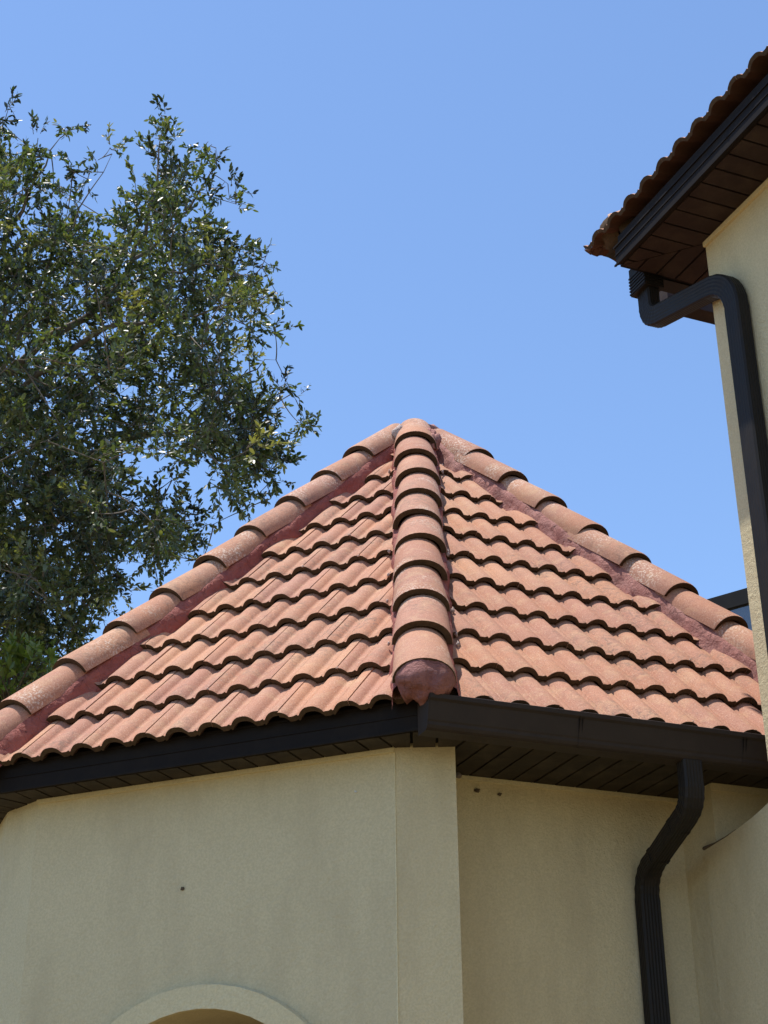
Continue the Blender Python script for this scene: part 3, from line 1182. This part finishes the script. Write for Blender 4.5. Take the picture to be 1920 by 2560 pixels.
# hip in (u,v): u = (ve - v)*cos -> keep u > that
nrm = Vector((-1, -c_)).normalized()
lay_tiles(hroof, mw1, ve, 2, 2.369 - EAP, [((0.02, ve), (nrm.x, nrm.y))], (0, 5.0), KS)
o2 = Vector(H.xy(EU, EAP + RUN))
f2 = side_frame((HE.x, HE.y), o2)
mw2 = slope_matrix(f2, EZ + RUN * math.tan(HSL), HSL)
nrm2 = Vector((1, -c_)).normalized()
lay_tiles(hroof, mw2, ve, 2, -0.13, [((-0.02, ve), (nrm2.x, nrm2.y))], (-1.6, 0), KS)
hdir = (-HN + HE).normalized()
hb_ = math.atan(math.tan(HSL) / math.sqrt(2))
top = Vector(H(EU, EAP, EZ + 0.075)) - Vector((hdir.x * math.cos(hb_), hdir.y * math.cos(hb_), -math.sin(hb_))) * 3.0
mwh = hip_matrix(top, hdir, hb_)
lay_caps(hroof, mwh, [3.0 - 0.16 - 0.33 * q for q in range(5)], KS)
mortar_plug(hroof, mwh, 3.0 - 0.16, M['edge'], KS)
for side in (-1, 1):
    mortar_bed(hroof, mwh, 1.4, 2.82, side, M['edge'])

# far gutter, its outlet and the downspout that crosses to the wall
G0, G1 = 0.245, 3.0
hg = MB()
gp2 = [(FAP - 0.003, 0.0), (FAP - 0.003, 0.105), (FAP - 0.012, 0.105), (FAP - 0.014, 0.010), (FAP - 0.080, 0.010), (FAP - 0.090, 0.04), (FAP - 0.105, 0.092), (FAP - 0.118, 0.105), (FAP - 0.12, 0.09), (FAP - 0.098, 0.02), (FAP - 0.085, 0.0)]
n = len(gp2)
for u in (G0, G1):
    for (a, z) in gp2:
        hg.v.append(tuple(H(u, a, 4.165 + EYE + z)))
for k in range(n):
    hg.f.append((k, (k + 1) % n, (k + 1) % n + n, k + n))
hgut = hg.build('gutter', M['pipe'], house)
ob = MB()
bx = [(0.150, 2.185), (0.248, 2.185), (0.248, 2.062), (0.150, 2.062)]
ob.prism([H(u, a, 4.118 + EYE) for u, a in bx], [H(u, a, 4.262 + EYE) for u, a in bx])
for q in range(6):
    z = 4.124 + q * 0.017
    ob.box(H, (0.1455, 2.060, z + EYE), (0.1495, 2.187, z + 0.008 + EYE))
    ob.box(H, (0.150, 2.1855, z + EYE), (0.245, 2.189, z + 0.008 + EYE))
ob.build('outlet_box', M['pipe'], hgut)
hp = pipe_profile(0.064, 0.096, 4, 5)
path, ring = fillet([H(0.205, 2.12, 4.13 + EYE), H(0.205, 2.12, 3.972 + EYE), H(0.238, 2.69, 3.842 + EYE), H(0.238, 2.69, 0.03)], 0.155, 13, 0.02)
V, F = sweep(path, hp, Vector((HN.x, HN.y, 0)), ring)
hds = link('downspout', mesh_of('downspout', V, F), M['pipe'], house)
# eave of the wing further back
wg = MB()
wg.box(H, (0.95, 1.12, 4.83 + EYE), (4.0, 1.22, 5.02 + EYE))
wg.build('wing_eave', M['soffit2'], house)
wg = MB()
wg.box(H, (1.75, 1.0, 0), (7.0, 1.20, 4.83 + EYE))
wg.build('wing_wall', M['stucco'], house)

# ------------------------------------------------------------------ small marks on the walls
def mud(fr, u, ap, z, r, seed, label, mat='mud', cat='nest'):
    c = fr(u, ap, z)
    o = lump('mud_dauber_nest' if mat == 'mud' else 'paint_fleck', M[mat], None, c, (r * 0.95, r * 0.5, r * 0.75), seed, amp=0.6)
    tag(o, label, cat)


mud(FR, -0.555, AREC + 0.010, 1.79 + EYE, 0.011, 1.0, 'larger dark mud nest under the soffit of the recess')
mud(FR, -0.46, AREC + 0.008, 1.785 + EYE, 0.008, 2.0, 'small dark mud nest right of the larger one under the soffit')
mud(FR, -CH + 0.012, AW - 0.02, 1.745 + EYE, 0.013, 3.0, 'mud nest clinging to the edge beside the chamfered corner')
mud(FL, -0.09, AW + 0.004, 1.42 + EYE, 0.008, 4.0, 'tiny dark mud daub in the middle of the left wall')
mud(FL, 0.62, AW + 0.003, 1.70 + EYE, 0.005, 5.0, 'tiny white fleck high on the left wall', 'white', 'fleck')

# ------------------------------------------------------------------ screen enclosure behind
cage = empty('screen_enclosure', 'dark aluminium screen enclosure behind the tower roof', 'enclosure')
cb = MB()
cz = 5.60 + EYE


def fc(x, y, z):
    return Vector((2.9 + x * 0.78 + y * 0.62, 12.9 - x * 0.62 + y * 0.78, z))


cb.box(fc, (-0.6, 0, cz - 0.15), (3.0, 0.06, cz - 0.01))
cb.build('beam', M['cage'], cage)
for x in (-0.6, 2.9):
    q = MB()
    q.box(fc, (x, 0.002, 0), (x + 0.06, 0.058, cz - 0.151))
    q.build('post', M['cage'], cage)
q = MB()
q.quad(fc(-0.54, 0.03, 0.1), fc(2.9, 0.03, 0.1), fc(2.9, 0.03, cz - 0.15), fc(-0.54, 0.03, cz - 0.15))
q.build('screen', M['screen'], cage, fixn=False)

# ------------------------------------------------------------------ trees
CR, SR = math.cos(PITCH), math.sin(PITCH)


def at(px, py, d):
    """point on the sight line through a place of the photograph, d metres out (only used to lay out the crown)"""
    x, y = (px - 960) / 4000, (py - 1280) / 4000
    ro = -0.0109
    x, y = x * math.cos(ro) + y * math.sin(ro), -x * math.sin(ro) + y * math.cos(ro)
    return np.array([x * d, (CR + y * SR) * d, (SR - y * CR) * d + EYE])


def tube(nodes, radii, sides=6):
    V, F = [], []
    P = [Vector(p) for p in nodes]
    x = Vector((0.3, 0.2, 1)).cross(P[1] - P[0]).normalized()
    for i, p in enumerate(P):
        t = (P[min(i + 1, len(P) - 1)] - P[max(i - 1, 0)]).normalized()
        x = (x - t * x.dot(t)).normalized()
        y = t.cross(x)
        for k in range(sides):
            a = 2 * math.pi * k / sides
            V.append(p + (x * math.cos(a) + y * math.sin(a)) * radii[i])
    for i in range(len(P) - 1):
        for k in range(sides):
            a, b = i * sides + k, i * sides + (k + 1) % sides
            F.append((a, b, b + sides, a + sides))
    return V, F


class Tubes:
    def __init__(self):
        self.v, self.f = [], []

    def add(self, nodes, radii, sides=6):
        V, F = tube(nodes, radii, sides)
        o = len(self.v)
        self.v += V
        self.f += [tuple(i + o for i in f) for f in F]


def wobble(pts, amp, n):
    out = []
    for a, b in zip(pts[:-1], pts[1:]):
        a, b = np.array(a), np.array(b)
        for k in range(n):
            p = a + (b - a) * k / n
            out.append(p + (rng.normal(0, amp, 3) if len(out) else 0))
    out.append(np.array(pts[-1]))
    return out


def leaf_mesh(name, base, direc, size, width, tint, mat, parent):
    """many small folded leaves as one mesh (arrays of base points, directions, sizes)"""
    n = len(base)
    d = direc / np.linalg.norm(direc, axis=1)[:, None]
    r = rng.normal(size=(n, 3))
    r[:, 2] += 1.1
    nrm = r - d * (r * d).sum(1)[:, None]
    nrm /= np.linalg.norm(nrm, axis=1)[:, None]
    s = np.cross(d, nrm)
    L, W = size[:, None], width[:, None]
    curl = rng.uniform(-0.12, 0.05, n)[:, None]
    fold = rng.uniform(0.05, 0.35, n)[:, None]
    v = np.empty((n, 6, 3))
    v[:, 0] = base
    v[:, 1] = base + d * L * 0.34 + s * W * 0.5 + nrm * W * fold * 0.5
    v[:, 2] = base + d * L * 0.72 + s * W * 0.40 + nrm * (W * fold * 0.4 + L * curl * 0.5)
    v[:, 3] = base + d * L + nrm * L * curl
    v[:, 4] = base + d * L * 0.72 - s * W * 0.40 + nrm * (W * fold * 0.4 + L * curl * 0.5)
    v[:, 5] = base + d * L * 0.34 - s * W * 0.5 + nrm * W * fold * 0.5
    me = bpy.data.meshes.new(name)
    me.vertices.add(n * 6)
    me.vertices.foreach_set('co', v.reshape(-1))
    idx = np.arange(n)[:, None] * 6
    quads = np.concatenate([idx + np.array([0, 1, 2, 3]), idx + np.array([0, 3, 4, 5])], 1).reshape(-1)
    me.loops.add(n * 8)
    me.loops.foreach_set('vertex_index', quads)
    me.polygons.add(n * 2)
    me.polygons.foreach_set('loop_start', np.arange(n * 2) * 4)
    me.polygons.foreach_set('loop_total', np.full(n * 2, 4))
    me.update()
    a = me.attributes.new('tint', 'FLOAT', 'POINT')
    a.data.foreach_set('value', np.repeat(tint, 6))
    me.validate()
    return link(name, me, mat, parent)


def in_poly(p, poly):
    c = False
    j = len(poly) - 1
    for i in range(len(poly)):
        if (poly[i][1] > p[1]) != (poly[j][1] > p[1]) and p[0] < (poly[j][0] - poly[i][0]) * (p[1] - poly[i][1]) / (poly[j][1] - poly[i][1]) + poly[i][0]:
            c = not c
        j = i
    return c


D0 = 13.0
LIMBS = [
    ([(-700, 1500), (-250, 1080), (0, 945), (120, 850), (260, 765), (330, 650), (372, 545), (395, 430), (402, 340)], 0.085, 13.0),
    ([(-250, 1080), (30, 985), (150, 900), (260, 822), (400, 800), (550, 770), (660, 745)], 0.06, 12.6),
    ([(-500, 1350), (0, 1250), (70, 1225), (180, 1160), (300, 1105), (450, 1080), (620, 1020), (715, 1045)], 0.065, 13.4),
    ([(-250, 1080), (-60, 720), (40, 560), (95, 450), (150, 345)], 0.06, 13.3),
    ([(0, 945), (60, 800), (130, 650), (200, 520), (280, 385)], 0.035, 12.8),
    ([(-500, 1350), (-50, 1420), (150, 1370), (330, 1310), (480, 1300)], 0.05, 13.8),
    ([(260, 765), (420, 690), (520, 660), (640, 690)], 0.03, 12.8),
    ([(330, 650), (450, 560), (520, 440), (540, 370)], 0.025, 13.1),
    ([(450, 1080), (560, 960), (640, 920), (690, 900)], 0.022, 13.2),
    ([(620, 1020), (660, 1120), (680, 1200)], 0.02, 13.4),
]
OUTLINE = [(-900, 500), (-500, 150), (-200, 160), (-40, 250), (25, 285), (20, 340), (60, 350), (110, 390), (150, 440), (200, 500), (215, 540), (240, 620), (285, 560), (330, 500), (370, 470),
           (400, 420), (450, 400), (500, 370), (550, 400), (575, 470), (570, 560), (540, 620), (600, 660), (650, 680), (680, 740), (665, 810), (640, 850), (640, 900), (700, 970), (735, 1005), (750, 1045),
           (730, 1080), (700, 1130), (700, 1180), (650, 1240), (600, 1255), (555, 1230), (520, 1170), (450, 1150), (360, 1140), (320, 1160), (345, 1230), (400, 1220), (470, 1270), (510, 1310), (480, 1370),
           (400, 1430), (320, 1470), (270, 1540), (190, 1620), (120, 1700), (-100, 1800), (-900, 1700)]
SPRAYS = [(404, 288), (398, 312), (412, 320), (405, 335), (396, 350), (386, 380), (430, 350), (395, 380), (20, 275), (10, 310), (160, 330), (175, 325), (45, 345), (95, 345), (275, 370), (290, 375), (245, 400), (225, 430), (170, 420), (180, 440), (215, 460),
          (490, 375), (525, 365), (540, 390), (570, 460), (590, 465), (575, 500), (590, 510), (620, 630), (640, 640), (665, 640), (675, 665), (630, 690), (690, 730), (700, 815), (685, 820), (660, 900), (700, 970),
          (720, 960), (745, 1055), (762, 1050), (772, 1066), (740, 1000), (725, 1140), (715, 1100), (690, 1150), (665, 1250), (620, 1270), (640, 1240), (535, 1310), (505, 1330), (430, 1200), (390, 1230), (505, 1400), (395, 1455), (330, 1480)]

tree = empty('live_oak_tree', 'large evergreen oak with small glossy dark leaves left of the tower', 'tree')
tb_ = Tubes()
limb_nodes = []
base = np.array([-5.3, 12.6, 0.0])
root = at(-700, 1500, 13.0)
tn = wobble([base, base * 0.6 + root * 0.4 + np.array([0.1, 0, 0]), root], 0.04, 3)
tb_.add(tn, list(np.linspace(0.30, 0.13, len(tn))), 12)
lb0 = at(-500, 1350, 13.4)
tn = wobble([tn[-2], lb0], 0.02, 2)
tb_.add(tn, list(np.linspace(0.14, 0.09, len(tn))), 8)
for pts, r0, d in LIMBS:
    P = wobble([at(x, y, d + 0.15 * math.sin(i * 1.7)) for i, (x, y) in enumerate(pts)], 0.018, 3)
    tb_.add(P, [0.68 * r0 * (1 - 0.93 * (k / (len(P) - 1)) ** 0.8) for k in range(len(P))], 7)
    limb_nodes += list(P)
link('trunk', mesh_of('trunk', tb_.v, tb_.f, True), M['bark'], tree)

# clump centres
cl = []
tries = 0
while len(cl) < 980 and tries < 60000:
    tries += 1
    x, y = rng.uniform(-420, 800), rng.uniform(150, 1800)
    if not all(in_poly((x + ox, y + oy), OUTLINE) for ox, oy in ((0, 0), (20, 0), (-20, 0), (0, 20), (0, -20))):
        continue
    depth_sp = 1.15 if y > 700 else 0.75
    dens = 0.5 + 0.5 * min(1, max(0, (y - 350) / 700))
    dens *= 0.62 + 0.55 * (noise.noise(Vector((x / 130, y / 130, 2.2))) + 0.35)
    if x < 250 and y > 1000:
        dens += 0.25
    if x < -60:
        dens *= 0.75
    if rng.random() > dens:
        continue
    cl.append((at(x, y, D0 + rng.normal(0, depth_sp)), 1.0))
for (x, y) in SPRAYS:
    cl.append((at(x, y, D0 + rng.normal(0, 0.25)), 0.55))
# inside-out connection of the clumps to the limbs
nodes = np.array(limb_nodes)
LB, LD, LS, LW, LT = [], [], [], [], []
tw = Tubes()
order = sorted(range(len(cl)), key=lambda i: np.min(np.linalg.norm(nodes - cl[i][0], axis=1)))
for i in order:
    c, k = cl[i]
    dist = np.linalg.norm(nodes - c, axis=1)
    q = nodes[int(np.argmin(dist))]
    ctl = (q + c) / 2 + np.array([0, 0, -0.05 * dist.min()]) + rng.normal(0, 0.06 * dist.min(), 3)
    rr = 0.0035 + 0.004 * min(1.0, dist.min())
    bz = [q * (1 - u) ** 2 + ctl * 2 * u * (1 - u) + c * u * u for u in (0, 0.2, 0.4, 0.6, 0.8, 1.0)]
    tw.add(bz, [rr * 1.2, rr * 1.1, rr, rr * 0.85, rr * 0.7, 0.003], 4)
    nodes = np.vstack([nodes, c, bz[3]])
    out = c - ctl
    out = out / (np.linalg.norm(out) + 1e-6)
    nt = int(rng.integers(7, 11)) if k == 1.0 else int(rng.integers(3, 5))
    ctint = rng.normal(0, 0.24)
    for _ in range(nt):
        d = rng.normal(size=3) * 0.75 + out * 0.9 + np.array([0, 0, 0.25])
        d /= np.linalg.norm(d)
        ln = rng.uniform(0.12, 0.27) * (1.0 if k == 1.0 else 0.62)
        p0 = c + rng.normal(0, 0.05 * k, 3)
        p1 = p0 + d * ln
        tw.add([p0, (p0 + p1) / 2 + rng.normal(0, 0.008, 3), p1], [0.003, 0.0022, 0.0015], 3)
        nl = int(ln / 0.0115)
        f = np.linspace(0.05, 1.0, nl) ** 0.62
        b = p0 + (p1 - p0) * f[:, None] + rng.normal(0, 0.004, (nl, 3))
        dd = d * rng.uniform(0.45, 1.0, nl)[:, None] + rng.normal(0, 0.48, (nl, 3))
        LB.append(b)
        LD.append(dd)
        LS.append(rng.uniform(0.032, 0.066, nl))
        LT.append(np.clip(0.36 + ctint + rng.normal(0, 0.17, nl) + 0.18 * (f > 0.8), 0, 1))
LB, LD, LS, LT = np.vstack(LB), np.vstack(LD), np.concatenate(LS), np.concatenate(LT)
LW = LS * rng.uniform(0.34, 0.48, len(LS))
cr = leaf_mesh('crown', LB, LD, LS, LW, LT, M['leaf'], tree)
cr['kind'] = 'stuff'
o = link('twigs', mesh_of('twigs', tw.v, tw.f, True), M['bark'], tree)
o['kind'] = 'stuff'
print('LEAVES', len(LB))

# broad-leaved young tree low on the left, behind the tower roof
yt = empty('young_tree', 'young broad leaved tree with bright green tips behind the left hip', 'tree')
tb2 = Tubes()
LB, LD, LS, LT = [], [], [], []
yb = np.array([-3.0, 11.0, 0.0])
ytop = at(10, 1700, 11.6)
tn = wobble([yb, ytop], 0.03, 6)
tb2.add(tn, list(np.linspace(0.07, 0.03, len(tn))), 8)
for q in range(70):
    x, y = rng.uniform(-160, 135), 0
    y = rng.uniform(1575 + max(0, x) * 0.35, 1790)
    c = at(x, y, 11.3 + rng.normal(0, 0.25))
    q0 = np.array(tn[-1]) + rng.normal(0, 0.05, 3) + np.array([0, 0, -0.3])
    tb2.add([q0, (q0 + c) / 2 + rng.normal(0, 0.04, 3), c], [0.012, 0.008, 0.004], 4)
    up = np.array([rng.normal(0, 0.3), rng.normal(0, 0.3), 1.0])
    nl = int(rng.integers(14, 22))
    f = rng.random(nl)
    LB.append(c + up * 0.16 * (f[:, None] - 0.6))
    LD.append(rng.normal(0, 0.7, (nl, 3)) + np.array([0, 0, 0.55]))
    LS.append(rng.uniform(0.06, 0.105, nl) * (1.1 - 0.4 * f))
    LT.append(np.clip(0.35 + 0.5 * f * rng.random() + rng.normal(0, 0.12, nl), 0, 1))
LB, LD, LS, LT = np.vstack(LB), np.vstack(LD), np.concatenate(LS), np.concatenate(LT)
cr2 = leaf_mesh('crown', LB, LD, LS, LS * 0.36, LT, M['leaf2'], yt)
cr2['kind'] = 'stuff'
link('trunk', mesh_of('trunk', tb2.v, tb2.f, True), M['bark'], yt)
